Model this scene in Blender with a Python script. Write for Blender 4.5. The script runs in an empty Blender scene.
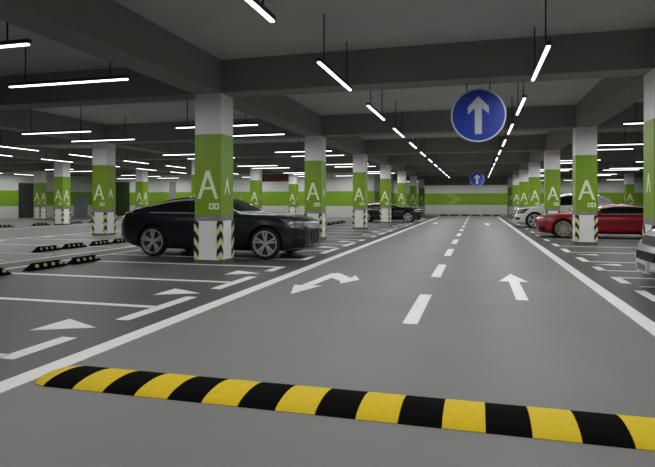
import bpy, bmesh, math, random
from mathutils import Vector, Matrix
random.seed(7)
SC = bpy.context.scene
COL = SC.collection
PI = math.pi

# ------------------------------------------------------------------ materials
def nodes(name):
    m = bpy.data.materials.new(name); m.use_nodes = True
    nt = m.node_tree
    return m, nt, nt.nodes['Principled BSDF']

def mat(name, col, rough=.5, metal=0., coat=0., noise=0., nscale=6., bump=0., spec=None):
    m, nt, b = nodes(name)
    b.inputs['Base Color'].default_value = (*col, 1)
    b.inputs['Roughness'].default_value = rough
    b.inputs['Metallic'].default_value = metal
    b.inputs['Coat Weight'].default_value = coat
    b.inputs['Coat Roughness'].default_value = .06
    if spec is not None: b.inputs['Specular IOR Level'].default_value = spec
    if noise or bump:
        tc = nt.nodes.new('ShaderNodeTexCoord')
        n = nt.nodes.new('ShaderNodeTexNoise'); n.inputs['Scale'].default_value = nscale
        n.inputs['Detail'].default_value = 5
        nt.links.new(tc.outputs['Object'], n.inputs['Vector'])
        if noise:
            r = nt.nodes.new('ShaderNodeValToRGB')
            r.color_ramp.elements[0].position = .3; r.color_ramp.elements[1].position = .7
            r.color_ramp.elements[0].color = (*[c*(1-noise) for c in col], 1)
            r.color_ramp.elements[1].color = (*[min(1, c*(1+noise)) for c in col], 1)
            nt.links.new(n.outputs['Fac'], r.inputs['Fac'])
            nt.links.new(r.outputs['Color'], b.inputs['Base Color'])
        if bump:
            bp = nt.nodes.new('ShaderNodeBump'); bp.inputs['Strength'].default_value = bump
            bp.inputs['Distance'].default_value = .01
            nt.links.new(n.outputs['Fac'], bp.inputs['Height'])
            nt.links.new(bp.outputs['Normal'], b.inputs['Normal'])
    return m

def emit(name, col, s):
    m, nt, b = nodes(name)
    b.inputs['Base Color'].default_value = (.8, .8, .8, 1)
    b.inputs['Emission Color'].default_value = (*col, 1)
    b.inputs['Emission Strength'].default_value = s
    return m

def stripe_mat(name, a, c, period, slope):
    """chevron bands around a corner, from the object's own coordinates"""
    m, nt, b = nodes(name)
    N = nt.nodes.new; Lk = nt.links.new
    tc = N('ShaderNodeTexCoord'); sp = N('ShaderNodeSeparateXYZ'); Lk(tc.outputs['Object'], sp.inputs[0])
    def mth(op, i0, i1=None):
        n = N('ShaderNodeMath'); n.operation = op
        for k, i in enumerate((i0, i1)):
            if i is None: continue
            if isinstance(i, (int, float)): n.inputs[k].default_value = i
            else: Lk(i, n.inputs[k])
        return n.outputs[0]
    ax = mth('ABSOLUTE', sp.outputs['X']); ay = mth('ABSOLUTE', sp.outputs['Y'])
    s = mth('ADD', ax, ay)
    z = mth('ADD', sp.outputs['Z'], mth('MULTIPLY', s, slope))
    fr = mth('FRACT', mth('DIVIDE', z, period))
    gt = mth('GREATER_THAN', fr, .5)
    mx = N('ShaderNodeMix'); mx.data_type = 'RGBA'
    Lk(gt, mx.inputs[0]); mx.inputs[6].default_value = (*a, 1); mx.inputs[7].default_value = (*c, 1)
    Lk(mx.outputs[2], b.inputs['Base Color'])
    b.inputs['Roughness'].default_value = .5
    return m

M = {}
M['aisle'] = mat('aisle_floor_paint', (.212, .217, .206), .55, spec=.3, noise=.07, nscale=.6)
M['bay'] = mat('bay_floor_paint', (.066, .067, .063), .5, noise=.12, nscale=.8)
M['bay2'] = mat('bay_floor_pale', (.19, .193, .184), .45, noise=.12, nscale=.8)  # paler grey than the bays next to the aisle
M['paint'] = mat('white_road_paint', (.85, .85, .84), .5, noise=.04, nscale=9)
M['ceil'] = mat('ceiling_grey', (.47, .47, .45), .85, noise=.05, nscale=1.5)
M['beam'] = mat('beam_grey', (.22, .225, .207), .85, noise=.05, nscale=1.5)  # darker than the ceiling: shade on the beam faces put into the colour
M['white'] = mat('column_white', (.90, .90, .885), .6, noise=.02, nscale=3)
M['wallw'] = mat('wall_white', (.66, .67, .63), .7, noise=.03, nscale=2)
M['green'] = mat('column_green', (.205, .36, .010), .45, noise=.04, nscale=3)
M['wallg'] = mat('wall_green', (.21, .38, .012), .55, noise=.05, nscale=1)
M['wallg2'] = mat('wall_light_green', (.34, .50, .06), .55)
M['letter'] = mat('letter_pale_green', (.84, .94, .62), .5)
M['greyband'] = mat('column_grey', (.235, .25, .225), .6)
M['caption'] = mat('caption_grey', (.42, .45, .38), .6)
M['plinth'] = mat('plinth_grey', (.11, .11, .11), .6)
M['guard'] = stripe_mat('guard_stripes', (.012, .012, .012), (.74, .69, .34), .30, 1.5)
M['yellow'] = mat('rubber_yellow', (.77, .55, .006), .6, noise=.05, nscale=25, bump=.15, spec=.2)
M['black'] = mat('rubber_black', (.003, .003, .003), .8, bump=.2, nscale=40, spec=.03)
M['stopyel'] = mat('stop_reflector', (.40, .37, .17), .5)
M['lamp'] = emit('lamp_diffuser', (1, 1, .985), 3.5)
M['housing'] = mat('lamp_housing', (.05, .05, .05), .5, .3)
M['rod'] = mat('lamp_rod', (.035, .035, .035), .5, .3)
M['signblue'] = mat('sign_blue', (.008, .042, .36), .4)
M['signwhite'] = mat('sign_white', (.52, .55, .62), .4)
M['signback'] = mat('sign_back', (.3, .3, .3), .5, .5)
M['glass'] = mat('car_glass', (.006, .008, .009), .05, 0, .5)
M['tyre'] = mat('tyre', (.012, .012, .012), .8)
M['alloy'] = mat('alloy', (.60, .60, .60), .4, .4)
M['rimtan'] = mat('alloy_champagne', (.46, .43, .36), .4, .4)
M['disc'] = mat('brake_disc', (.06, .06, .06), .4, .8)
M['chrome'] = mat('chrome', (.62, .62, .62), .18, 1)
M['trimbright'] = mat('trim_bright', (.62, .62, .62), .45, .2)
M['trimblk'] = mat('trim_black', (.008, .008, .008), .6, spec=.2)
M['lens'] = mat('headlight_lens', (.13, .14, .15), .15, .2, .5)
M['tail'] = mat('tail_red', (.045, .003, .003), .2, 0, 1)
M['plate'] = mat('plate_grey', (.13, .135, .14), .4)
M['platew'] = mat('plate_frame', (.62, .63, .62), .4)
M['navy'] = mat('paint_navy', (.010, .014, .022), .3, .1, .35)
M['dark'] = mat('paint_black', (.006, .008, .008), .22, .2, 1)
M['red'] = mat('paint_red', (.32, .004, .014), .3, .1, .4)
M['carw'] = mat('paint_white', (.66, .67, .66), .25, 0, 1)
M['brown'] = mat('board_brown', (.13, .035, .02), .6, noise=.3, nscale=3)
M['cream'] = mat('cream', (.7, .62, .38), .6)
M['doorg'] = mat('door_grey', (.24, .26, .27), .5)
M['dgreen'] = mat('door_dark_green', (.02, .055, .012), .5)
M['ddark'] = mat('door_dark', (.03, .032, .03), .6)

# ------------------------------------------------------------------ mesh helpers
def link(name, bm, m, parent=None, smooth=False, loc=None):
    me = bpy.data.meshes.new(name)
    bmesh.ops.recalc_face_normals(bm, faces=bm.faces)
    bm.to_mesh(me); bm.free()
    for x in (m if isinstance(m, (list, tuple)) else [m]): me.materials.append(x)
    if smooth:
        for p in me.polygons: p.use_smooth = True
        try: me.set_sharp_from_angle(angle=math.radians(38))
        except Exception: pass
    o = bpy.data.objects.new(name, me); COL.objects.link(o)
    if parent: o.parent = parent
    if loc: o.location = loc
    return o

def tag(o, label=None, cat=None, group=None, kind=None):
    if label: o['label'] = label
    if cat: o['category'] = cat
    if group: o['group'] = group
    if kind: o['kind'] = kind
    return o

def empty(name, loc=(0, 0, 0), rz=0.):
    o = bpy.data.objects.new(name, None); COL.objects.link(o)
    o.location = loc; o.rotation_euler.z = rz; o.empty_display_size = .2
    return o

def copy_tree(o, parent=None):
    c = o.copy(); COL.objects.link(c)
    if parent: c.parent = parent
    for ch in list(o.children): copy_tree(ch, c)
    return c

def box(bm, x0, x1, y0, y1, z0, z1, bev=0.):
    vs = [bm.verts.new((x, y, z)) for x in (x0, x1) for y in (y0, y1) for z in (z0, z1)]
    fs = [bm.faces.new([vs[i] for i in q]) for q in
          ((0, 1, 3, 2), (4, 6, 7, 5), (0, 4, 5, 1), (2, 3, 7, 6), (0, 2, 6, 4), (1, 5, 7, 3))]
    if bev:
        es = list({e for f in fs for e in f.edges})
        bmesh.ops.bevel(bm, geom=es, offset=bev, segments=2, affect='EDGES', profile=.6)
    return bm

def prism(bm, pts, axis, a, b):
    """polygon pts (2-d) extruded from a to b along axis: 'z' (x,y) / 'y' (x,z) / 'x' (y,z)"""
    def P(p, t):
        return {'z': (p[0], p[1], t), 'y': (p[0], t, p[1]), 'x': (t, p[0], p[1])}[axis]
    A = [bm.verts.new(P(p, a)) for p in pts]; B = [bm.verts.new(P(p, b)) for p in pts]
    n = len(pts)
    bm.faces.new(A); bm.faces.new(B[::-1])
    for i in range(n): bm.faces.new((A[i], B[i], B[(i+1) % n], A[(i+1) % n]))
    return bm

def ring(bm, outer, inner, axis, a, b):
    def P(p, t):
        return {'z': (p[0], p[1], t), 'y': (p[0], t, p[1]), 'x': (t, p[0], p[1])}[axis]
    n = len(outer)
    V = [[bm.verts.new(P(p, t)) for p in poly] for poly, t in ((outer, a), (inner, a), (outer, b), (inner, b))]
    for i in range(n):
        j = (i+1) % n
        bm.faces.new((V[0][i], V[0][j], V[1][j], V[1][i]))
        bm.faces.new((V[2][i], V[3][i], V[3][j], V[2][j]))
        bm.faces.new((V[0][i], V[2][i], V[2][j], V[0][j]))
        bm.faces.new((V[1][i], V[1][j], V[3][j], V[3][i]))
    return bm

def cyl(bm, p, q, r, n=12, r2=None):
    p, q = Vector(p), Vector(q); d = (q-p).normalized()
    u = d.orthogonal().normalized(); v = d.cross(u)
    r2 = r if r2 is None else r2
    A = [bm.verts.new(p+(u*math.cos(2*PI*i/n)+v*math.sin(2*PI*i/n))*r) for i in range(n)]
    B = [bm.verts.new(q+(u*math.cos(2*PI*i/n)+v*math.sin(2*PI*i/n))*r2) for i in range(n)]
    bm.faces.new(A[::-1]); bm.faces.new(B)
    for i in range(n): bm.faces.new((A[i], A[(i+1) % n], B[(i+1) % n], B[i]))
    return bm

def lathe_y(bm, prof, n=40):
    """prof of (radius, y) turned about the y axis, closed profile"""
    R = []
    for i in range(n):
        a = 2*PI*i/n
        R.append([bm.verts.new((r*math.cos(a), y, r*math.sin(a))) for r, y in prof])
    m = len(prof)
    for i in range(n):
        for k in range(m):
            A, B = R[i], R[(i+1) % n]
            bm.faces.new((A[k], A[(k+1) % m], B[(k+1) % m], B[k]))
    return bm

def NB(): return bmesh.new()

# ------------------------------------------------------------------ the setting
X0, X1, Y0, Y1 = -37.0, 22.0, -7.0, 63.0
CZ, BZ = 4.43, 3.72
P = 7.97                                       # column spacing along the aisle
CY = [10.9+P*k for k in range(7)]             # near faces of the column rows
LX, RX = (-5.98, -5.36), (3.02, 3.64)

floor = link('floor', box(NB(), X0-.3, X1+.3, Y0-.3, Y1+.3, -.2, 0), M['aisle']); floor['kind'] = 'structure'
ceiling = link('ceiling', box(NB(), X0-.3, X1+.3, Y0-.3, Y1+.3, CZ, CZ+.2), M['ceil']); ceiling['kind'] = 'structure'

def paint(name, pts, z=.006, m='paint', z0=-.004):
    if name.startswith('bay_line') or name.endswith('arrow') or name == 'lane_dash':
        pts = [(x*1.02, y/(1-.0027*min(y, 20))) for x, y in pts]
    return link(name, prism(NB(), pts, 'z', z0, z), M[m], floor)
def rect(name, x0, x1, y0, y1, z=.006, m='paint'):
    return paint(name, [(x0, y0), (x1, y0), (x1, y1), (x0, y1)], z, m)

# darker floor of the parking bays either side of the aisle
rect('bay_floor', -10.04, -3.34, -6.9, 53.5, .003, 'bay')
rect('bay_floor', -16.4, -10.04, -6.9, 46.9, .003, 'bay2')
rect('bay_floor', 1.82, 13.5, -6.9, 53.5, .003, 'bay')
rect('bay_floor', -36.9, -22.6, -6.9, 46.9, .003, 'bay2')
rect('lane_line', -3.44, -3.24, -6.9, 52.0)
rect('lane_line', 1.72, 1.91, -6.9, 52.0)
rect('lane_line', -16.5, -16.35, 6, 46.0)
rect('lane_line', -22.65, -22.5, 6, 46.0)
for k in range(0, 12):
    y = 6.0+3.77*k
    rect('lane_dash', -.785, -.62, y, y+1.92)
rect('divider_line', -9.2, -9.08, 2, 46); rect('divider_line', -10.1, -9.97, 2, 46)
rect('end_line', -4.0, 2.5, 52.6, 52.8); rect('end_line', -4.0, 2.5, 57.5, 57.65)
for x in (-3.7, -1.65, .4, 2.4): rect('bay_line', x, x+.1, 52.8, 57.5)
for k in range(-1, 5):
    o = P*k
    for j, (ly, b0, b1) in enumerate(((3.85, 3.79, 4.55), (6.12, 5.36, 6.9), (8.28, 7.6, 9.0), (10.42, 9.75, 10.48))):
        rect('bay_line', -8.9, -3.9, ly-.062+o, ly+.062+o)
        rect('bay_line_bar', -3.92, -3.75, b0+o, b1+o)
        if k >= 0:
            rect('bay_line', -16.2, -10.35, ly-.46+o, ly-.35+o)
            rect('bay_line', -28.5, -22.9, ly-.46+o, ly-.35+o)
    for yc in (4.97, 7.19, 9.42):
        paint('bay_arrow', [(-4.44, yc-.29+o), (-3.86, yc+o), (-4.44, yc+.29+o)])
        if k >= 0: paint('bay_arrow', [(-15.6, yc-.7+o), (-16.15, yc-.4+o), (-15.6, yc-.1+o)])
# bays right of the aisle
for b0, b1 in ((6.6, 7.45), (8.16, 9.07), (9.80, 10.55), (11.5, 12.1), (13.03, 13.95), (15.3, 16.3), (17.2, 18.1),
               (19.2, 20.3), (21.7, 22.8), (24.2, 25.2), (27, 28), (29.6, 30.6), (32.4, 33.4), (35, 36), (38, 39), (41, 42), (44, 45)):
    rect('bay_line_bar', 2.26, 2.41, b0, b1)
for ly in (7.4, 10.5, 11.49, 13.05, 15.3, 17.2, 20.3, 22.2, 24.4, 26.6, 28.5, 30.4, 32.6):
    rect('bay_line', 2.41, 7.6, ly-.04, ly+.05)
for yc in (9.5, 12.55, 14.7):
    paint('bay_arrow', [(2.42, yc), (2.9, yc-.18), (2.9, yc+.16)])
# direction arrows in the aisle
paint('turn_arrow', [(-2.58, 7.48), (-2.37, 8.33), (-2.52, 8.31), (-2.44, 9.2), (-2.2, 8.88), (-2.14, 8.6), (-1.93, 9.12),
                     (-2.1, 9.6), (-2.12, 9.28), (-2.47, 9.85), (-2.6, 9.75), (-2.69, 8.3), (-2.82, 8.31)])
def straight(x, y):
    paint('straight_arrow', [(x-.08, y), (x+.08, y), (x+.08, y+1.75), (x+.23, y+1.75), (x, y+2.72), (x-.23, y+1.75), (x-.08, y+1.75)])
straight(.59, 7.8); straight(.59, 31.5)
for y in (32.5,):
    paint('turn_arrow', [(-2.5, y), (-2.27, y+.9), (-2.42, y+.9), (-2.42, y+2.4), (-2.58, y+2.4), (-2.58, y+.9), (-2.73, y+.9)])

# ceiling beams, cast with the slab
def beam(x0, x1, y0, y1, z=BZ):
    b = link('ceiling_beam', box(NB(), x0, x1, y0, y1, z, CZ), M['beam']); b['kind'] = 'structure'
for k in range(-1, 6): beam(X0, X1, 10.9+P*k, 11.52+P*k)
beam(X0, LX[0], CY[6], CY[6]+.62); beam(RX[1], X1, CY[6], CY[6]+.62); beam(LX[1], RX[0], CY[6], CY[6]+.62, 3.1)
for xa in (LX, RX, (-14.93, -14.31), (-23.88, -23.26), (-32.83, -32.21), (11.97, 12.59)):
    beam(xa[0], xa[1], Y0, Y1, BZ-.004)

# walls with a green band
def wall(name, x0, x1, y0, y1, face, b0=1.02, b1=2.3):
    """face: direction the visible side looks, '+x' '-x' '-y' '+y'"""
    w = link(name, box(NB(), x0, x1, y0, y1, -.1, CZ+.05), M['wallw']); w['kind'] = 'structure'
    d = .012; e = .01
    q = {'+x': (x1-e, x1+d, y0+.02, y1-.02), '-x': (x0-d, x0+e, y0+.02, y1-.02),
         '-y': (x0+.02, x1-.02, y0-d, y0+e), '+y': (x0+.02, x1-.02, y1-e, y1+d)}[face]
    link('green_band', box(NB(), *q, b0, b1), M['wallg'], w)
    return w
WX = -8.6
wall_left = wall('wall_left', X0-.3, X0, Y0, 47.0, '+x')
wall_back = wall('wall_back_left', X0-.3, WX, 47.0, 47.3, '-y')
wall('wall_side', WX-.3, WX, 47.3, Y1, '+x')
wall_far = wall('wall_far', WX-.3, X1, Y1, Y1+.3, '-y', 1.03, 2.32)
wall_right = wall('wall_right', X1, X1+.3, Y0, Y1, '-x')
wall('wall_near', X0, X1, Y0-.3, Y0, '+y')
# paler chevrons on the band of the far wall
for xc in (-3.6, 5.2):
    s = 1 if xc < 0 else -1
    link('chevron', prism(NB(), [(xc, 1.05), (xc+s*.9, 1.05), (xc+s*2.0, 1.675), (xc+s*.9, 2.3), (xc, 2.3), (xc+s*1.1, 1.675)], 'y', Y1-.022, Y1-.005), M['wallg2'], wall_far)
link('green_panel', box(NB(), -28.5, -27.8, 46.96, 47.0, 0, 3.3), M['doorg'], wall_back)
# doors of the left and back wall
def leaf(name, x0, x1, y0, y1, z1, m):
    d = link(name, box(NB(), x0, x1, y0, y1, 0, z1, .01), m); d['kind'] = 'structure'; return d
d1 = leaf('door_1', X0-.02, X0+.05, 37.6, 39.4, 2.95, M['ddark'])
link('door_handle', cyl(NB(), (X0+.05, 37.8, 1.05), (X0+.12, 37.8, 1.05), .03), M['chrome'], d1)
d2 = leaf('door_2', X0-.02, X0+.05, 44.2, 46.0, 2.0, M['doorg'])
link('door_handle', cyl(NB(), (X0+.05, 44.4, 1.05), (X0+.12, 44.4, 1.05), .03), M['chrome'], d2)
d3 = leaf('door_3', -34.6, -32.9, 46.95, 47.02, 3.3, M['dgreen'])
link('door_handle', cyl(NB(), (-34.3, 46.95, 1.05), (-34.3, 46.88, 1.05), .03), M['chrome'], d3)

# ------------------------------------------------------------------ columns
W = .62; H = W/2
def letterA(face, bm, w=.50, z0=1.42, z1=2.04, t=.070):
    """A drawn as a thin plate; face = rotation index"""
    hw = w/2
    out = [(-hw, z0), (-hw+t*1.15, z0), (0, z1-.14), (hw-t*1.15, z0), (hw, z0), (t*.62, z1), (-t*.62, z1)]
    prism(bm, out, 'y', -H-.006, -H+.004)
    zb = z0+.20; hb = hw*(1-.20/(z1-z0))-.03
    box(bm, -hb, hb, -H-.0075, -H+.004, zb, zb+t*.85)
    bmesh.ops.rotate(bm, verts=bm.verts, cent=(0, 0, 0), matrix=Matrix.Rotation(face*PI/2, 3, 'Z'))
    return bm
def numbox(face):
    bm = NB()
    def rr(x0, x1, z0, z1): return [(x0, z0), (x1, z0), (x1, z1), (x0, z1)]
    ring(bm, rr(.03, .145, 1.19, 1.325), rr(.062, .113, 1.222, 1.293), 'y', -H-.006, -H+.004)
    ring(bm, rr(.155, .27, 1.19, 1.325), rr(.187, .238, 1.222, 1.293), 'y', -H-.006, -H+.004)
    bmesh.ops.rotate(bm, verts=bm.verts, cent=(0, 0, 0), matrix=Matrix.Rotation(face*PI/2, 3, 'Z'))
    return bm
def make_column(small=True):
    root = empty('column')
    link('shaft', box(NB(), -H, H, -H, H, 0, BZ-.004), M['white'], root)
    e = .004
    link('green_band', box(NB(), -H-e, H+e, -H-e, H+e, 1.06, 2.83), M['green'], root)
    link('grey_band', box(NB(), -H-e, H+e, -H-e, H+e, .94, 1.06), M['greyband'], root)
    link('plinth', box(NB(), -H-.012, H+.012, -H-.012, H+.012, 0, .085), M['plinth'], root)
    link('small_caption', box(NB(), -.17, .03, -H-.007, -H+.002, .985, 1.012), M['caption'], root)
    for f in range(4):
        if f % 2 and small: link('letter', letterA(f, NB(), .27, 1.52, 1.88, .04), M['letter'], root)
        else:
            link('letter', letterA(f, NB()), M['letter'], root)
            link('bay_number', numbox(f), M['letter'], root)
    g = .09; t = .016
    for sx in (-1, 1):
        for sy in (-1, 1):
            bm = NB()
            pts = [(-sx*g, sy*t), (sx*t, sy*t), (sx*t, -sy*g), (0, -sy*g), (0, 0), (-sx*g, 0)]
            prism(bm, pts, 'z', .09, .935)
            link('corner_guard', bm, M['guard'], root, loc=(sx*H, sy*H, 0))
    return root
ORD = ['first', 'second', 'third', 'fourth', 'fifth', 'sixth', 'seventh', 'eighth', 'ninth', 'tenth', 'eleventh', 'twelfth', 'thirteenth', 'fourteenth']
protos = {}
def column(x, y, label, group):
    sm = x > -20
    if sm in protos: o = copy_tree(protos[sm])
    else: o = protos[sm] = make_column(sm)
    o.location = (x, y, 0)
    tag(o, label, 'column', group, 'thing')
lx, rx = sum(LX)/2, sum(RX)/2
LL = ['large green and white A column in front of the dark navy coupe',
      'green and white A column just beyond the nose of the navy coupe',
      'third green A column along the side of the aisle with the navy coupe',
      'green A column standing in front of the distant black coupe',
      'fifth green A column along the side of the aisle with the navy coupe',
      'sixth green A column along the side of the aisle with the navy coupe',
      'last green A column before the far wall, on the navy coupe side']
RL = ['green and white column cut by the picture edge behind the white car nose',
      'green A column standing in front of the red car',
      'green A column between the red car and the white crossover',
      'fourth green A column along the side of the aisle with the red car',
      'fifth green A column along the side of the aisle with the red car',
      'sixth green A column along the side of the aisle with the red car',
      'last green A column before the far wall, on the red car side']
for k in range(7):
    column(lx, CY[k]+H, LL[k], 'columns on the navy coupe side of the aisle')
    column(rx, CY[k]+H, RL[k], 'columns on the red car side of the aisle')
for x, k, lb in ((-14.62, 1, 'green A column standing alone behind the row of wheel stops'),
                 (-14.62, 2, 'green column almost hidden behind the large A column by the navy coupe'),
                 (-14.62, 3, 'green A column seen above the bonnet of the navy coupe'),
                 (-14.62, 4, 'plain looking green column by the back wall beneath the brown hanging board'),
                 (-23.57, 2, 'second green A column from the picture edge, by the far wheel stops'),
                 (-23.57, 3, 'green column seen above the boot of the navy coupe'),
                 (-32.52, 3, 'small green A column near the dark doorway, furthest of the side area')):
    column(x, CY[k]+H, lb, 'columns in the side parking area')
for k, lb in ((5, 'far green column seen over the roof of the red car'), (4, 'far green column at the picture edge beyond the red car')):
    column(12.28, CY[k]+H, lb, 'columns behind the red car')

# ------------------------------------------------------------------ lamps
LZ = 3.55
def make_lamp(L=2.27):
    root = empty('pendant_lamp')
    link('housing', box(NB(), -.036, .036, -L/2-.02, L/2+.02, .025, .085, .006), M['housing'], root)
    link('diffuser', box(NB(), -.026, .026, -L/2, L/2, 0, .03, .006), M['lamp'], root)
    ld = bpy.data.lights.new('tube_light', 'AREA'); ld.shape = 'RECTANGLE'; ld.size = .05; ld.size_y = L; ld.energy = 39
    lo = bpy.data.objects.new('tube_light', ld); COL.objects.link(lo); lo.parent = root; lo.location = (0, 0, -.004)
    for y in (-L*.36, L*.36):
        r = link('hanging_rod', cyl(NB(), (0, y, .08), (0, y, CZ-LZ), .012, 8), M['rod'], root)
    return root
lamp_proto = make_lamp(); lused = False
def lamp(x, y, rz, label, group, ls=1.):
    global lused
    o = copy_tree(lamp_proto) if lused else lamp_proto
    lused = True
    o.location = (x, y, LZ); o.rotation_euler.z = rz; o.scale = (1, ls, 1)
    tag(o, label, 'lamp', group)
lines = ((-2.42, 'over the lane on the navy coupe side'), (.98, 'over the lane with the straight arrow'))
for x, nm in lines:
    for k in range(-1, 12):
        y = 5.42+4.08*k if k else 5.2
        if k == -1: lb = 'lit linear lamp hung nearest above the speed bump, ' + ('coupe side' if x < 0 else 'straight arrow side')
        else: lb = f'lit linear lamp on two rods {nm}, {ORD[k]} one'
        lamp(x, y, 0, lb, 'lamps in two lines above the aisle')
RN = ['first', 'second', 'third', 'fourth', 'fifth']
for k in range(5):
    for j, yy in enumerate((6.35, 8.62)):
        y = yy+8.35*k
        if y > 46: continue
        for x, nm in ((-7.38, 'over the wheel stops near the big column'), (-13.0, 'over the outer wheel stops')):
            if x < -10 and k == 0: continue
            lamp(x, y, PI/2, f'crosswise lit lamp {nm}, row {RN[k]}, ' + ('nearer' if j == 0 else 'farther'), 'crosswise lamps over the side bays', 1.15)
for x, nm in ((-18.3, 'nearer the navy coupe'), (-21.7, 'nearer the side wall')):
    for k in range(7):
        y = 14.4+4.13*k+(2 if x < -20 else 0)
        lamp(x, y, 0, f'slim lit lamp over the side lane, {ORD[k]} of the line {nm}', 'lamps above the side lane')
for k in range(1, 5):
    for j, yy in enumerate((6.35, 8.62)):
        y = yy+8.35*k
        if y > 45.9: continue
        lamp(-27.5, y, PI/2, f'small crosswise lamp near the side wall, row {RN[k-1]}, ' + ('nearer' if j == 0 else 'farther'), 'crosswise lamps near the side wall')
for k in range(6):
    for j, yy in enumerate((7.0, 9.0)):
        y = yy+8.25*k
        for x, nm in ((5.15, 'above the red car side bays'), (9.6, 'beyond the red car side bays')):
            if y < 10 and x > 6: continue
            lamp(x, y, PI/2, f'crosswise lit lamp {nm}, row {ORD[k]}, ' + ('nearer' if j == 0 else 'farther'), 'crosswise lamps over the red car bays')
for k in range(3):
    lamp(16.5, 30+9*k, 0, f'lit lamp over the lane behind the red car, {ORD[k]} one', 'lamps behind the red car')

for i in range(6):  # row of lamps added to brighten the back wall
    lamp(-32.0+4.3*i, 45.4, PI/2, f'added lamp brightening the back wall, {ORD[i]} from the dark green door', 'added lamps along the back wall')
for i in range(4):  # extra lamps put in to light up the side wall
    lamp(-35.4, 26.5+3.4*i, 0, f'added lamp brightening the side wall, {ORD[i]} from the picture edge', 'added lamps along the side wall')
for i in range(6):  # lamps added behind the deep beam to lift the far wall
    lamp(-6.3+4.0*i, 60.6, PI/2, f'tiny added lamp brightening the far end wall, {ORD[i]} counted from the coupe side', 'added lamps along the far end wall')
# ------------------------------------------------------------------ signs
def circle(r, n=48): return [(r*math.cos(2*PI*i/n), r*math.sin(2*PI*i/n)) for i in range(n)]
def make_sign():
    root = empty('direction_sign')
    R = .525
    link('disc', prism(NB(), circle(R), 'y', -.012, .012), M['signblue'], root)
    link('rim', ring(NB(), circle(R+.004), circle(R-.028), 'y', -.017, .014), M['signwhite'], root)
    pts = [(-.068, -.37), (.068, -.37), (.068, .145), (.2, .02), (.2, .165), (0, .375), (-.2, .165), (-.2, .02), (-.068, .145)]
    link('arrow', prism(NB(), pts, 'y', -.018, -.008), M['signwhite'], root)
    for x in (-.22, .22):
        link('hanger', box(NB(), x-.01, x+.01, .013, .028, .3, BZ-3.08+.002), M['rod'], root)
    return root
s1 = make_sign(); s1.location = (.025, 11.25, 3.06)
tag(s1, 'large round blue sign with a white upward arrow hanging over the aisle', 'sign', 'round arrow signs')
s2 = copy_tree(s1); s2.location = (.0, CY[4]+.31, 3.03+.05)
tag(s2, 'tiny distant round blue arrow sign low over the aisle near the far wall', 'sign', 'round arrow signs')

# brown board under the ceiling by the back wall
hb = empty('hanging_board', (-16.2, 43.0, 3.05))
link('panel', box(NB(), -1.6, 1.2, -.06, .06, 0, .62, .01), M['brown'], hb)
link('bracket', box(NB(), -1.2, -1.15, -.02, .02, .61, CZ-3.05), M['rod'], hb)
link('bracket', box(NB(), .9, .95, -.02, .02, .61, CZ-3.05), M['rod'], hb)
tag(hb, 'reddish brown board hung from the ceiling before the back wall', 'board')

# ------------------------------------------------------------------ speed bump
bump = empty('speed_bump', (0, 0, 0))
bx = [-3.03, -2.78, -2.53, -2.275, -2.02, -1.765, -1.505, -1.245, -.98, -.72, -.46, -.20, .05, .305, .565, .83, 1.09, 1.35, 1.6]
YA, YB, HB = 3.34, 3.83, .043
BS = 1.012
def arcprof(n=14):
    pts = []
    for i in range(n+1):
        a = i/n
        pts.append((YA+(YB-YA)*a, .004+HB*math.sin(PI*a)**.62))
    return pts + [(YB, 0), (YA, 0)]
for i in range(len(bx)-1):
    yel = i % 2 == 1
    link('yellow_segment' if yel else 'black_segment', prism(NB(), arcprof(), 'x', bx[i]*BS, bx[i+1]*BS-.002), M['yellow' if yel else 'black'], bump, smooth=True)
def endcap(xa, s):
    """rounded end piece: half-dome sweep"""
    bm = NB(); n = 10; rows = []
    yc = (YA+YB)/2; hw = (YB-YA)/2
    for j in range(n+1):
        b = PI/2*j/n
        sc = math.cos(b)
        row = []
        for i in range(15):
            a = i/14
            row.append(bm.verts.new((xa+s*.17*math.sin(b), yc+(2*a-1)*hw*max(sc, .02)**.7, .004+HB*math.sin(PI*a)**.62*max(sc, .02))))
        rows.append(row)
    for j in range(n):
        for i in range(14): bm.faces.new((rows[j][i], rows[j][i+1], rows[j+1][i+1], rows[j+1][i]))
    base = [rows[0][i] for i in range(15)]
    bm.faces.new(base)
    return bm
link('yellow_end', endcap(bx[0]*BS-.001, -1), M['yellow'], bump, smooth=True)
link('yellow_end', endcap(bx[-1]*BS, 1), M['yellow'], bump, smooth=True)
tag(bump, 'long yellow and black rubber speed bump across the aisle', 'speed bump')

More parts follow.
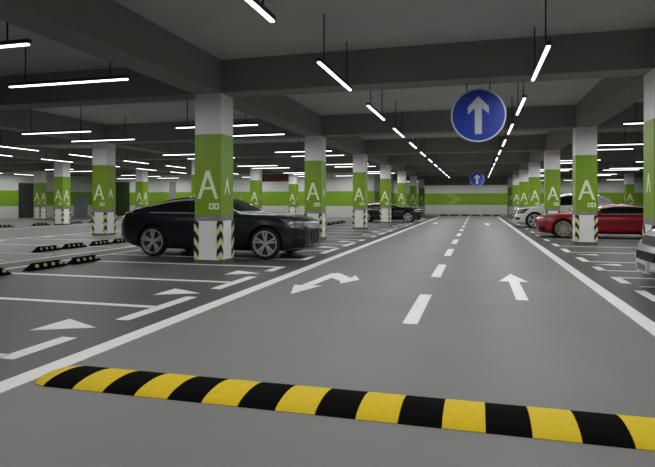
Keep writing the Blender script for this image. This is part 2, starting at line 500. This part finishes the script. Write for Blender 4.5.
# ------------------------------------------------------------------ wheel stops (long axis y)
def make_stop(L=.9):
    root = empty('wheel_stop')
    hw, h = .09, .14
    bm = NB(); n = 10
    secs = [(-L/2, .012, .95), (-L/2+.05, .05, .95), (-L/2+.17, h, 1), (L/2-.17, h, 1), (L/2-.05, .05, .95), (L/2, .012, .95)]
    rows = []
    for y, hh, ww in secs:
        w = hw*ww
        prof = [(-w, 0), (-w, hh*.35), (-w*.75, hh*.85), (-w*.5, hh), (w*.5, hh), (w*.75, hh*.85), (w, hh*.35), (w, 0)]
        rows.append([bm.verts.new((px, y, pz)) for px, pz in prof])
    for a, b in zip(rows, rows[1:]):
        for i in range(8): bm.faces.new((a[i], a[(i+1) % 8], b[(i+1) % 8], b[i]))
    bm.faces.new(rows[0]); bm.faces.new(rows[-1])
    link('body', bm, M['black'], root)
    for s in (-1, 1):
        for yc in (-.27, -.09, .09, .27):
            bm = NB()
            q = [(s*(hw*.99), yc-.035, .055), (s*hw*.99, yc+.035, .055), (s*hw*.76, yc+.035, h*.80), (s*hw*.76, yc-.035, h*.80)]
            v = [bm.verts.new(p) for p in q]; v2 = [bm.verts.new((p[0]+s*.006, p[1], p[2]+.003)) for p in q]
            bm.faces.new(v); bm.faces.new(v2)
            for i in range(4): bm.faces.new((v[i], v[(i+1) % 4], v2[(i+1) % 4], v2[i]))
            link('reflector', bm, M['stopyel'], root)
    return root
sp = make_stop(); sused = False
def stop(x, y, L, rz, label, group):
    global sused
    o = copy_tree(sp) if sused else sp
    sused = True
    o.location = (x, y, .003); o.rotation_euler.z = rz; o.scale = (1, L/.9, 1)
    tag(o, label, 'wheel stop', group)
for i, (a, b) in enumerate(((7.2, 8.1), (8.45, 9.5), (9.6, 10.55))):
    stop(-8.45, (a+b)/2*1.034, (b-a)*1.02, 0, ['black wheel stop with yellow patches cut by the picture edge', 'black wheel stop with yellow patches, middle of the nearest three',
         'black wheel stop with yellow patches, nearest row, end closest to the car'][i], 'wheel stops in the nearest row')
for i, a in enumerate((11.72, 12.74, 13.88, 14.92)):
    stop(-11.4, (a+.475)*1.03, .97, 0, f'black wheel stop in the row behind the navy coupe boot, {ORD[i]} of four', 'wheel stops in the second row')
for r, (x, off) in enumerate(((-8.33, 28.45), (-11.15, 28.05))):
    for i in range(6):
        y = off+2.17*(i//2)+.2+1.02*(i % 2)
        stop(x, y+.45, .9, 0, f'distant dark wheel stop behind the second A column, {ORD[i]} of the ' + ('front' if r == 0 else 'back') + ' row', 'distant wheel stops past the navy coupe')
for i, (a, b) in enumerate(((22.9, 24.2), (25.45, 26.85), (28.4, 29.6), (30.2, 31.5))):
    stop(-24.15, (a+b)/2, b-a, 0, f'far low dark wheel stop by the side area columns, {ORD[i]} from the picture edge', 'wheel stops in the side area')
for i in range(6):
    stop(-3.15+1.0*i, 54.7, .88, PI/2, f'tiny dark wheel stop at the far end of the aisle, {ORD[i]} of six', 'wheel stops at the far end')

# ------------------------------------------------------------------ cars
def pchip(pts):
    xs = [p[0] for p in pts]; ys = [p[1] for p in pts]; n = len(xs)
    d = [(ys[i+1]-ys[i])/(xs[i+1]-xs[i]) for i in range(n-1)]
    m = [d[0]]
    for i in range(1, n-1): m.append(0 if d[i-1]*d[i] <= 0 else 2*d[i-1]*d[i]/(d[i-1]+d[i]))
    m.append(d[-1])
    def f(x):
        if x <= xs[0]: return ys[0]
        if x >= xs[-1]: return ys[-1]
        for i in range(n-1):
            if x <= xs[i+1]: break
        h = xs[i+1]-xs[i]; t = (x-xs[i])/h
        return ((2*t**3-3*t*t+1)*ys[i]+(t**3-2*t*t+t)*h*m[i]+(-2*t**3+3*t*t)*ys[i+1]+(t**3-t*t)*h*m[i+1])
    return f

class Car:
    def __init__(s, name, L, w, zt, zb, zr, wheels, wr, paint, glassr):
        s.L = L; s.w = pchip(w); s.zt = pchip(zt); s.zb = pchip(zb); s.zr = pchip(zr)
        s.g0, s.g1 = zr[0][0], zr[-1][0]
        s.wheels = wheels; s.wr = wr; s.paint = paint; s.gl = glassr
        s.root = empty(name)
    def sec(s, x):
        w, zt, zb = s.w(x), s.zt(x), s.zb(x); h = zt-zb
        return [(0, zb), (.80*w, zb), (.94*w, zb+.05), (.985*w, zb+.16*h), (1.0*w, zb+.36*h), (.995*w, zb+.56*h), (.992*w, zb+.70*h),
                (.975*w, zb+.80*h), (.94*w, zb+.89*h), (.88*w, zb+.95*h), (.76*w, zb+.985*h), (.42*w, zt+.008), (0, zt+.014)]
    def S(s, x, t):
        p = s.sec(x); i = min(int(t), len(p)-2); f = t-i
        y = p[i][0]*(1-f)+p[i+1][0]*f; z = p[i][1]*(1-f)+p[i+1][1]*f
        return Vector((s.L/2-x, y, z))
    def body(s):
        st = [0, .015, .04, .08, .13, .2, .28]
        x = .38
        while x < s.L-.3: st.append(x); x += .09
        st += [s.L-.28, s.L-.2, s.L-.13, s.L-.08, s.L-.04, s.L-.015, s.L]
        bm = NB(); rows = []
        for x in st:
            p = s.sec(x); X = s.L/2-x
            r = [bm.verts.new((X, y, z)) for y, z in p]
            r += [bm.verts.new((X, -y, z)) for y, z in p[-2:0:-1]]
            rows.append(r)
        n = len(rows[0])
        for a, b in zip(rows, rows[1:]):
            for i in range(n): bm.faces.new((a[i], a[(i+1) % n], b[(i+1) % n], b[i]))
        bm.faces.new(rows[0]); bm.faces.new(rows[-1])
        o = link('body', bm, [s.paint, M['trimblk']], s.root)
        for wx in s.wheels:
            for sd in (-1, 1):
                bm = NB(); yi, yo = s.w(wx)-.27, s.w(wx)+.3
                cyl(bm, (s.L/2-wx, sd*yi, s.wr+.01), (s.L/2-wx, sd*yo, s.wr+.01), s.wr+.055, 40)
                c = link('cutter', bm, M['trimblk'])
                md = o.modifiers.new('arch', 'BOOLEAN'); md.object = c; md.operation = 'DIFFERENCE'; md.solver = 'EXACT'
                dg = bpy.context.evaluated_depsgraph_get(); dg.update()
                me = bpy.data.meshes.new_from_object(o.evaluated_get(dg))
                o.modifiers.clear(); o.data = me
                cm = c.data; bpy.data.objects.remove(c); bpy.data.meshes.remove(cm)
        me = o.data; me.name = 'body'
        me.materials.clear(); me.materials.append(s.paint); me.materials.append(M['trimblk'])
        for p in me.polygons:
            p.use_smooth = True; p.material_index = 0
            c = p.center
            if c.z < s.zb(s.L/2-c.x)+.012 and abs(p.normal.z) > .8: p.material_index = 1
            for wx in s.wheels:
                d = math.hypot(c.x-(s.L/2-wx), c.z-s.wr-.01)
                if d < s.wr+.057 and abs(c.y) < s.w(wx)-.02 and (abs(p.normal.y) > .9 and abs(abs(c.y)-(s.w(wx)-.27)) < .02 or d > s.wr+.04 and abs(p.normal.y) < .3):
                    p.material_index = 1
        me.set_sharp_from_angle(angle=math.radians(40))
    def gsec(s, x):
        zb0 = s.zb(x)+.95*(s.zt(x)-s.zb(x)); wb = s.w(x)*.885
        zr = max(s.zr(x), zb0+.012); h = zr-zb0
        wt = wb-.36*h
        P_ = []
        for v in (0, .07, .25, .45, .65, .80): P_.append((wb+(wt-wb)*v**1.25, zb0-.01+(h+.01)*v))
        P_ += [(wt-.02, zb0+h*.88), (wt*.93-.03*h, zb0+h*.94), (wt*.72, zb0+h*.98), (wt*.38, zb0+h*.996), (0, zb0+h)]
        return P_
    def green(s):
        """windscreen, side glass, rear glass and roof from one lofted cabin surface"""
        g = s.gl; cuts = sorted({g[k] for k in g})
        st = [s.g0]; x = s.g0
        while x < s.g1-.001:
            x = min(x+.07, s.g1); st.append(x)
        st = sorted(set([round(v, 3) for v in st]+[round(c, 3) for c in cuts]))
        out = {}
        def put(key, quad):
            bm = out.setdefault(key, NB()); bm.faces.new([bm.verts.new(q) for q in quad])
        for xa, xb in zip(st, st[1:]):
            xm = (xa+xb)/2; A, B = s.gsec(xa), s.gsec(xb)
            for i in range(len(A)-1):
                for sd in (1, -1):
                    q = [(s.L/2-xa, sd*A[i][0], A[i][1]), (s.L/2-xa, sd*A[i+1][0], A[i+1][1]),
                         (s.L/2-xb, sd*B[i+1][0], B[i+1][1]), (s.L/2-xb, sd*B[i][0], B[i][1])]
                    key = 'roof'
                    if 1 <= i <= 4 and g['s0'] < xm < g['s1']:
                        if xm < g['b0']: key = ('side_window', sd, 0)
                        elif xm > g['b1']: key = ('side_window', sd, 1)
                        else: key = ('pillar', sd)
                    elif i >= 7 and xm < g['w1'] and xm > s.g0+.05: key = 'windshield'
                    elif i >= 7 and g['r0'] < xm < s.g1-.06: key = 'rear_window'
                    put(key, q)
        for key, bm in out.items():
            bmesh.ops.remove_doubles(bm, verts=bm.verts, dist=.0008)
            nm = key[0] if isinstance(key, tuple) else key
            m = {'roof': s.paint, 'pillar': M['trimblk']}.get(nm, M['glass'])
            link(nm, bm, m, s.root, smooth=True)
    def patch(s, name, m, fs0, fs1, t0, t1, sides=(1, -1), off=.006, n=8, k=6, parent=None):
        """a thin shell following the body surface; fs0/fs1 give s limits as functions of t in 0..1"""
        res = []
        for sd in sides:
            bm = NB(); g = []
            for j in range(k+1):
                u = j/k; t = t0+(t1-t0)*u; row = []
                for i in range(n+1):
                    a = fs0(u) if callable(fs0) else fs0; b = fs1(u) if callable(fs1) else fs1
                    x = a+(b-a)*i/n
                    p = s.S(x, t); e = .01
                    dx = s.S(min(x+e, s.L), t)-s.S(max(x-e, 0), t); dt = s.S(x, min(t+.05, 11.9))-s.S(x, max(t-.05, 0))
                    nr = dx.cross(dt)
                    nr = nr.normalized() if nr.length > 1e-9 else Vector((0, 1, 0))
                    if nr.y < 0 or (abs(nr.y) < .05 and nr.z < 0): nr = -nr
                    row.append((p+nr*off, p-nr*.01))
                g.append(row)
            V = [[[bm.verts.new((q.x, sd*q.y, q.z)) for q in c] for c in row] for row in g]
            for j in range(k):
                for i in range(n):
                    for l in (0, 1): bm.faces.new((V[j][i][l], V[j][i+1][l], V[j+1][i+1][l], V[j+1][i][l]))
            for i in range(n):
                for j in (0, k): bm.faces.new((V[j][i][0], V[j][i+1][0], V[j][i+1][1], V[j][i][1]))
            for j in range(k):
                for i in (0, n): bm.faces.new((V[j][i][0], V[j+1][i][0], V[j+1][i][1], V[j][i][1]))
            res.append(link(name, bm, m, parent or s.root, smooth=True))
        return res
    def wheel(s, spokes=5, twin=True, rim_m=None):
        rim_m = rim_m or M['alloy']
        R = s.wr; rr = R*.79; wd = .105
        def one(y, sd, x):
            t = link('wheel', lathe_y(NB(), [(rr, -wd*.9), (R*.93, -wd), (R*.985, -wd*.75), (R, -wd*.4), (R, wd*.4), (R*.985, wd*.75), (R*.93, wd), (rr, wd*.9)]), M['tyre'], s.root, True, (x, y, R))
            bm = NB()
            lathe_y(bm, [(rr*.93, -wd*.8), (rr+.004, -wd*.8), (rr+.006, wd*.93), (rr*.95, wd*.95), (rr*.92, wd*.6)])
            hubr = rr*.20
            for k in range(spokes):
                a = 2*PI*k/spokes+PI/2
                for da in ((-.17, .17) if twin else (0,)):
                    w0, w1 = (.017, .021) if twin else (.03, .045)
                    c, sn = math.cos(a+da), math.sin(a+da); c0, s0 = math.cos(a+da*.7), math.sin(a+da*.7)
                    pin = Vector((hubr*.6*c0, 0, hubr*.6*s0)); pout = Vector((rr*.97*c, 0, rr*.97*s0 if False else rr*.97*sn))
                    d = (pout-pin).normalized(); pr = Vector((-d.z, 0, d.x))
                    vs = []
                    for pp, ww, yy in ((pin, w0, wd*.62), (pout, w1, wd*.86)):
                        for l, dy in ((-1, 0), (1, 0), (1, -.035), (-1, -.035)):
                            q = pp+pr*ww*l; vs.append(bm.verts.new((q.x, yy+dy, q.z)))
                    bm.faces.new(vs[:4]); bm.faces.new(vs[4:])
                    for l in range(4): bm.faces.new((vs[l], vs[(l+1) % 4], vs[4+(l+1) % 4], vs[4+l]))
            cyl(bm, (0, wd*.3, 0), (0, wd*.72, 0), hubr, 20)
            link('rim', bm, rim_m, t, True)
            bm = NB(); cyl(bm, (0, -wd*.6, 0), (0, wd*.25, 0), rr*.93, 28)
            link('brake_disc', bm, M['disc'], t)
            t.rotation_euler.z = 0 if sd > 0 else PI
            return t
        for wx in s.wheels:
            for sd in (1, -1): one(sd*(s.w(wx)-wd-.012), sd, s.L/2-wx)
    def arc_trim(s, x0, x1, m, row=5, n=26, g=1.):
        """bright strip over the side glass"""
        for sd in (1, -1):
            bm = NB(); prev = None
            for i in range(n+1):
                x = x0+(x1-x0)*i/n
                y, z = s.gsec(x)[row]
                c = [bm.verts.new((s.L/2-x, sd*(y+dy), z+dz)) for dy, dz in ((.016*g, -.02*g), (.020*g, .012*g), (-.012, .016*g), (-.012, -.02*g))]
                if prev:
                    for k in range(4): bm.faces.new((prev[k], prev[(k+1) % 4], c[(k+1) % 4], c[k]))
                else: bm.faces.new(c)
                prev = c
            bm.faces.new(prev)
            link('window_trim', bm, m, s.root)
    def lean(s, z0, k):
        """nose raked back above z0"""
        done = set()
        def walk(o, off):
            if o.type == 'MESH' and o.data.name not in done and not o.name.startswith(('wheel', 'rim', 'brake')):
                done.add(o.data.name)
                for v in o.data.vertices:
                    x = v.co.x+off.x; z = v.co.z+off.z
                    f = max(0, min(1, (x-(s.L/2-.9))/.9))
                    v.co.x -= max(0, z-z0)*k*f
            for c in o.children: walk(c, off+c.location)
        for c in s.root.children: walk(c, c.location)
    def mirror(s, x, z, m):
        for sd in (1, -1):
            bm = NB(); bmesh.ops.create_icosphere(bm, subdivisions=3, radius=1)
            yb = s.w(x)*.9
            for v in bm.verts:
                v.co = Vector((s.L/2-x+v.co.x*.07*(1 if v.co.x > 0 else .5), sd*(yb+.15)+v.co.y*.115, z+.09+v.co.z*.068))
            box(bm, s.L/2-x-.02, s.L/2-x+.03, min(sd*(yb-.1), sd*(yb+.1)), max(sd*(yb-.1), sd*(yb+.1)), z-.02, z+.05, .01)
            link('side_mirror', bm, m, s.root, True)
    def handle(s, x, t, m):
        for sd in (1, -1):
            p = s.S(x, t); X = p.x
            bm = box(NB(), X-.1, X+.1, min(sd*(p.y-.02), sd*(p.y+.028)), max(sd*(p.y-.02), sd*(p.y+.028)), p.z-.016, p.z+.016, .008)
            link('door_handle', bm, m, s.root, True)
    def front(s, pts, name, m, d0=-.03, d1=.012, mir=True, parent=None):
        """flat-ish piece on the nose: polygon of (y,z)"""
        bm = NB(); prism(bm, pts, 'x', s.L/2+d0, s.L/2+d1)
        return link(name, bm, m, parent or s.root)
    def rear(s, pts, name, m, d0=-.03, d1=.012):
        bm = NB(); prism(bm, pts, 'x', -s.L/2-d1, -s.L/2-d0)
        return link(name, bm, m, s.root)

def rrect(y0, y1, z0, z1): return [(y0, z0), (y1, z0), (y1, z1), (y0, z1)]

def coupe(name, paint, twin=True, rim=None, hz=1.0, plate=True, spokes=5, k=1.):
    q = lambda x: x if x < 1 else 1+(x-1)*k
    L = q(4.63)
    zt = [(0, .66), (.04, .77), (.12, .845), (.45, .94), (1.0, 1.0), (1.5, 1.025), (2.2, 1.02), (3.0, 1.03), (3.7, 1.05), (4.15, 1.06), (4.45, 1.045), (4.57, .98), (4.63, .86)]
    zb = [(0, .27), (.12, .19), (.6, .165), (4.0, .175), (4.4, .25), (4.63, .38)]
    w = [(0, .46), (.05, .62), (.18, .78), (.45, .885), (1.0, .925), (3.6, .925), (4.15, .885), (4.45, .82), (4.63, .70)]
    zr = [(1.52, 1.01), (1.85, 1.19), (2.15, 1.325), (2.5, 1.39), (2.8, 1.395), (3.2, 1.35), (3.6, 1.26), (4.0, 1.14), (4.3, 1.06)]
    zt, zb, w, zr = [[(q(a), b) for a, b in l] for l in (zt, zb, w, zr)]
    f = lambda l: [(a, b*hz) for a, b in l]
    c = Car(name, L, w, f(zt), zb, f(zr), (.88, q(3.67)), .345, paint,
            dict(s0=q(1.78), s1=q(3.78), b0=q(2.72), b1=q(2.79), w1=q(2.15), r0=q(3.22)))
    c.body(); c.green(); c.wheel(spokes, twin, rim); c.arc_trim(q(1.76), q(3.80), M['trimbright']); c.arc_trim(q(1.76), q(3.80), M['trimbright'], 1, g=.5)
    c.mirror(q(1.95), c.zt(1.95)-.02, paint)
    c.handle(q(2.95), 7.0, M['chrome'] if not rim else paint)
    c.patch('headlight', M['lens'], lambda u: .07+.04*u, lambda u: .30+.28*u, 6.2, 8.4)
    c.patch('tail_light', M['tail'], lambda u: L-.42+.05*u, L-.06, 6.6, 8.8)
    c.patch('door_seam', M['trimblk'], lambda u: q(1.78)-.03*u, lambda u: q(1.79)-.03*u, 2.2, 9, off=.0015, n=1, k=14)
    c.patch('door_seam', M['trimblk'], lambda u: q(3.02)+.12*u, lambda u: q(3.03)+.12*u, 2.2, 9, off=.0015, n=1, k=14)
    c.patch('side_skirt', M['trimblk'], 1.36, q(3.28), 1.2, 2.2, off=.004, n=10, k=3)
    # nose
    g = c.front([(-.26, .31), (.26, .31), (.34, .52), (.29, .65), (-.29, .65), (-.34, .52)], 'grille', M['trimblk'], -.06, .012)
    c.front([(-.27, .655), (.27, .655), (.27, .675), (-.27, .675)], 'grille_trim', M['chrome'], -.02, .02)
    for sd in (1, -1):
        c.patch('bumper_intake', M['trimblk'], lambda u: .05, lambda u: .24+.05*u, 2.4, 4.2, (sd,), .006)
    if plate: c.front(rrect(-.23, .23, .40, .52), 'licence_plate', M['platew'], 0, .022)
    c.rear(rrect(-.24, .24, .60, .74), 'licence_plate', M['platew'], 0, .015)
    c.rear(rrect(-.55, .55, .40, .47), 'bumper_valance', M['trimblk'], -.02, .01)
    for sd in (1, -1):
        link('exhaust', cyl(NB(), (-L/2+.15, sd*.5, .33), (-L/2-.01, sd*.5, .33), .04, 14), M['chrome'], c.root, True)
    return c.root

def crossover(name, paint, L=4.75, hz=1.):
    zt = [(0, .82), (.05, .93), (.15, .985), (.5, 1.04), (1.0, 1.09), (1.4, 1.13), (2.2, 1.14), (3.2, 1.17), (4.0, 1.2), (4.5, 1.19), (4.66, 1.10), (4.75, .92)]
    zb = [(0, .30), (.12, .24), (.6, .21), (4.0, .22), (4.5, .30), (4.75, .44)]
    w = [(0, .54), (.06, .68), (.18, .81), (.45, .925), (1.0, .965), (3.8, .965), (4.3, .93), (4.6, .87), (4.75, .78)]
    zr = [(1.22, 1.10), (1.65, 1.36), (2.1, 1.62), (2.5, 1.725), (2.9, 1.76), (3.4, 1.745), (3.9, 1.66), (4.3, 1.49), (4.60, 1.22)]
    f = lambda l: [(a, b*hz) for a, b in l]
    c = Car(name, L, w, f(zt), zb, f(zr), (.95, 3.75), .375, paint,
            dict(s0=1.66, s1=3.85, b0=2.68, b1=2.76, w1=2.1, r0=3.75))
    c.body(); c.green(); c.wheel(5, True, M['alloy'])
    c.mirror(1.8, c.zt(1.8)-.02, paint)
    c.handle(2.6, 7.0, M['chrome']); c.handle(3.55, 7.0, M['chrome'])
    hl = c.patch('headlight', M['trimblk'], lambda u: .07+.02*u, lambda u: .40+.28*u, 5.5, 8.2)
    for h, sd in zip(hl, (1, -1)):
        c.patch('headlight_lens', M['lens'], lambda u: .12, lambda u: .34+.1*u, 6.1, 7.4, (sd,), .012, parent=h)
    c.patch('tail_light', M['tail'], lambda u: L-.40, L-.05, 6.4, 8.6)
    c.patch('door_seam', M['trimblk'], 1.66, 1.672, 2.4, 9, off=.0015, n=1, k=14)
    c.patch('door_seam', M['trimblk'], 2.72, 2.732, 2.4, 9, off=.0015, n=1, k=14)
    c.patch('wheel_cladding', M['trimblk'], 1.45, 3.28, 1.2, 2.6, off=.006, n=10, k=3)
    g = c.front([(-.32, .68), (.32, .68), (.42, .80*hz), (.39, .87*hz), (-.39, .87*hz), (-.42, .80*hz)], 'grille', M['trimblk'], -.12, .014)
    for i in range(4):
        z = .695+.028*i
        c.front(rrect(-.36-.01*i, .36+.01*i, z, z+.008), 'grille_bar', M['disc'], 0, .022, parent=g)
    c.front([(-.44, .44), (.44, .44), (.47, .57), (-.47, .57)], 'bumper_intake', M['trimblk'], -.08, .010)
    for sd in (1, -1):
        c.patch('bumper_corner_intake', M['trimblk'], lambda u: .05, lambda u: .24+.06*u, 3.3, 4.1, (sd,), .006)
    pl = c.front(rrect(-.27, .27, .25, .43), 'licence_plate', M['platew'], .0, .05)
    c.front(rrect(-.215, .215, .292, .388), 'plate_face', M['plate'], .045, .054, parent=pl)
    c.rear(rrect(-.26, .26, .72, .88), 'licence_plate', M['platew'], 0, .015)
    c.lean(.55, .42)
    return c.root

r = coupe('car', M['navy'], plate=False)
r.scale = (1.075,)*3; r.location = (-6.35, 13.03, .003); tag(r, 'dark navy blue coupe parked behind the large A column', 'car', 'parked cars')
r = coupe('car', M['dark'], plate=False)
r.location = (-5.80, 37.0, .003); tag(r, 'distant black coupe parked between the A columns', 'car', 'parked cars')
r = coupe('car', M['red'], twin=True, rim=M['rimtan'], hz=.91, spokes=8, k=1.16)
r.location = (4.84, 23.05, .003); r.rotation_euler.z = PI; tag(r, 'dark red low car parked behind a green A column', 'car', 'parked cars')
r = crossover('car', M['carw'])
r.scale = (1.04,)*3; r.location = (4.36, 31.3, .003); r.rotation_euler.z = PI; tag(r, 'white crossover with dark windows parked beyond the red car', 'car', 'parked cars')
r = crossover('car', M['carw'], hz=.93)
r.location = (4.90, 9.58, .003); r.rotation_euler.z = PI; tag(r, 'white car nose with licence plate cut off by the picture edge', 'car', 'parked cars')

# ------------------------------------------------------------------ camera, world, view
w = bpy.data.worlds.new('world'); SC.world = w; w.use_nodes = True
w.node_tree.nodes['Background'].inputs[0].default_value = (.05, .05, .05, 1)
F = 550.
cd = bpy.data.cameras.new('camera'); cam = bpy.data.objects.new('camera', cd); COL.objects.link(cam)
cd.sensor_fit = 'HORIZONTAL'; cd.sensor_width = 36; cd.lens = 36*F/655
cd.shift_y = -(233.5-202)/655
cd.clip_start = .05; cd.clip_end = 300
cam.location = (0, 0, 1.35)
cam.rotation_euler = (PI/2, 0, math.atan((477-327.5)/F))
SC.camera = cam
vs = SC.view_settings
SC.display_settings.display_device = 'sRGB'
vs.view_transform = 'Standard'; vs.look = 'None'; vs.gamma = 1; vs.use_curve_mapping = False; vs.exposure = 0
SC.cycles.max_bounces = 8
SC.cycles.sample_clamp_indirect = 4
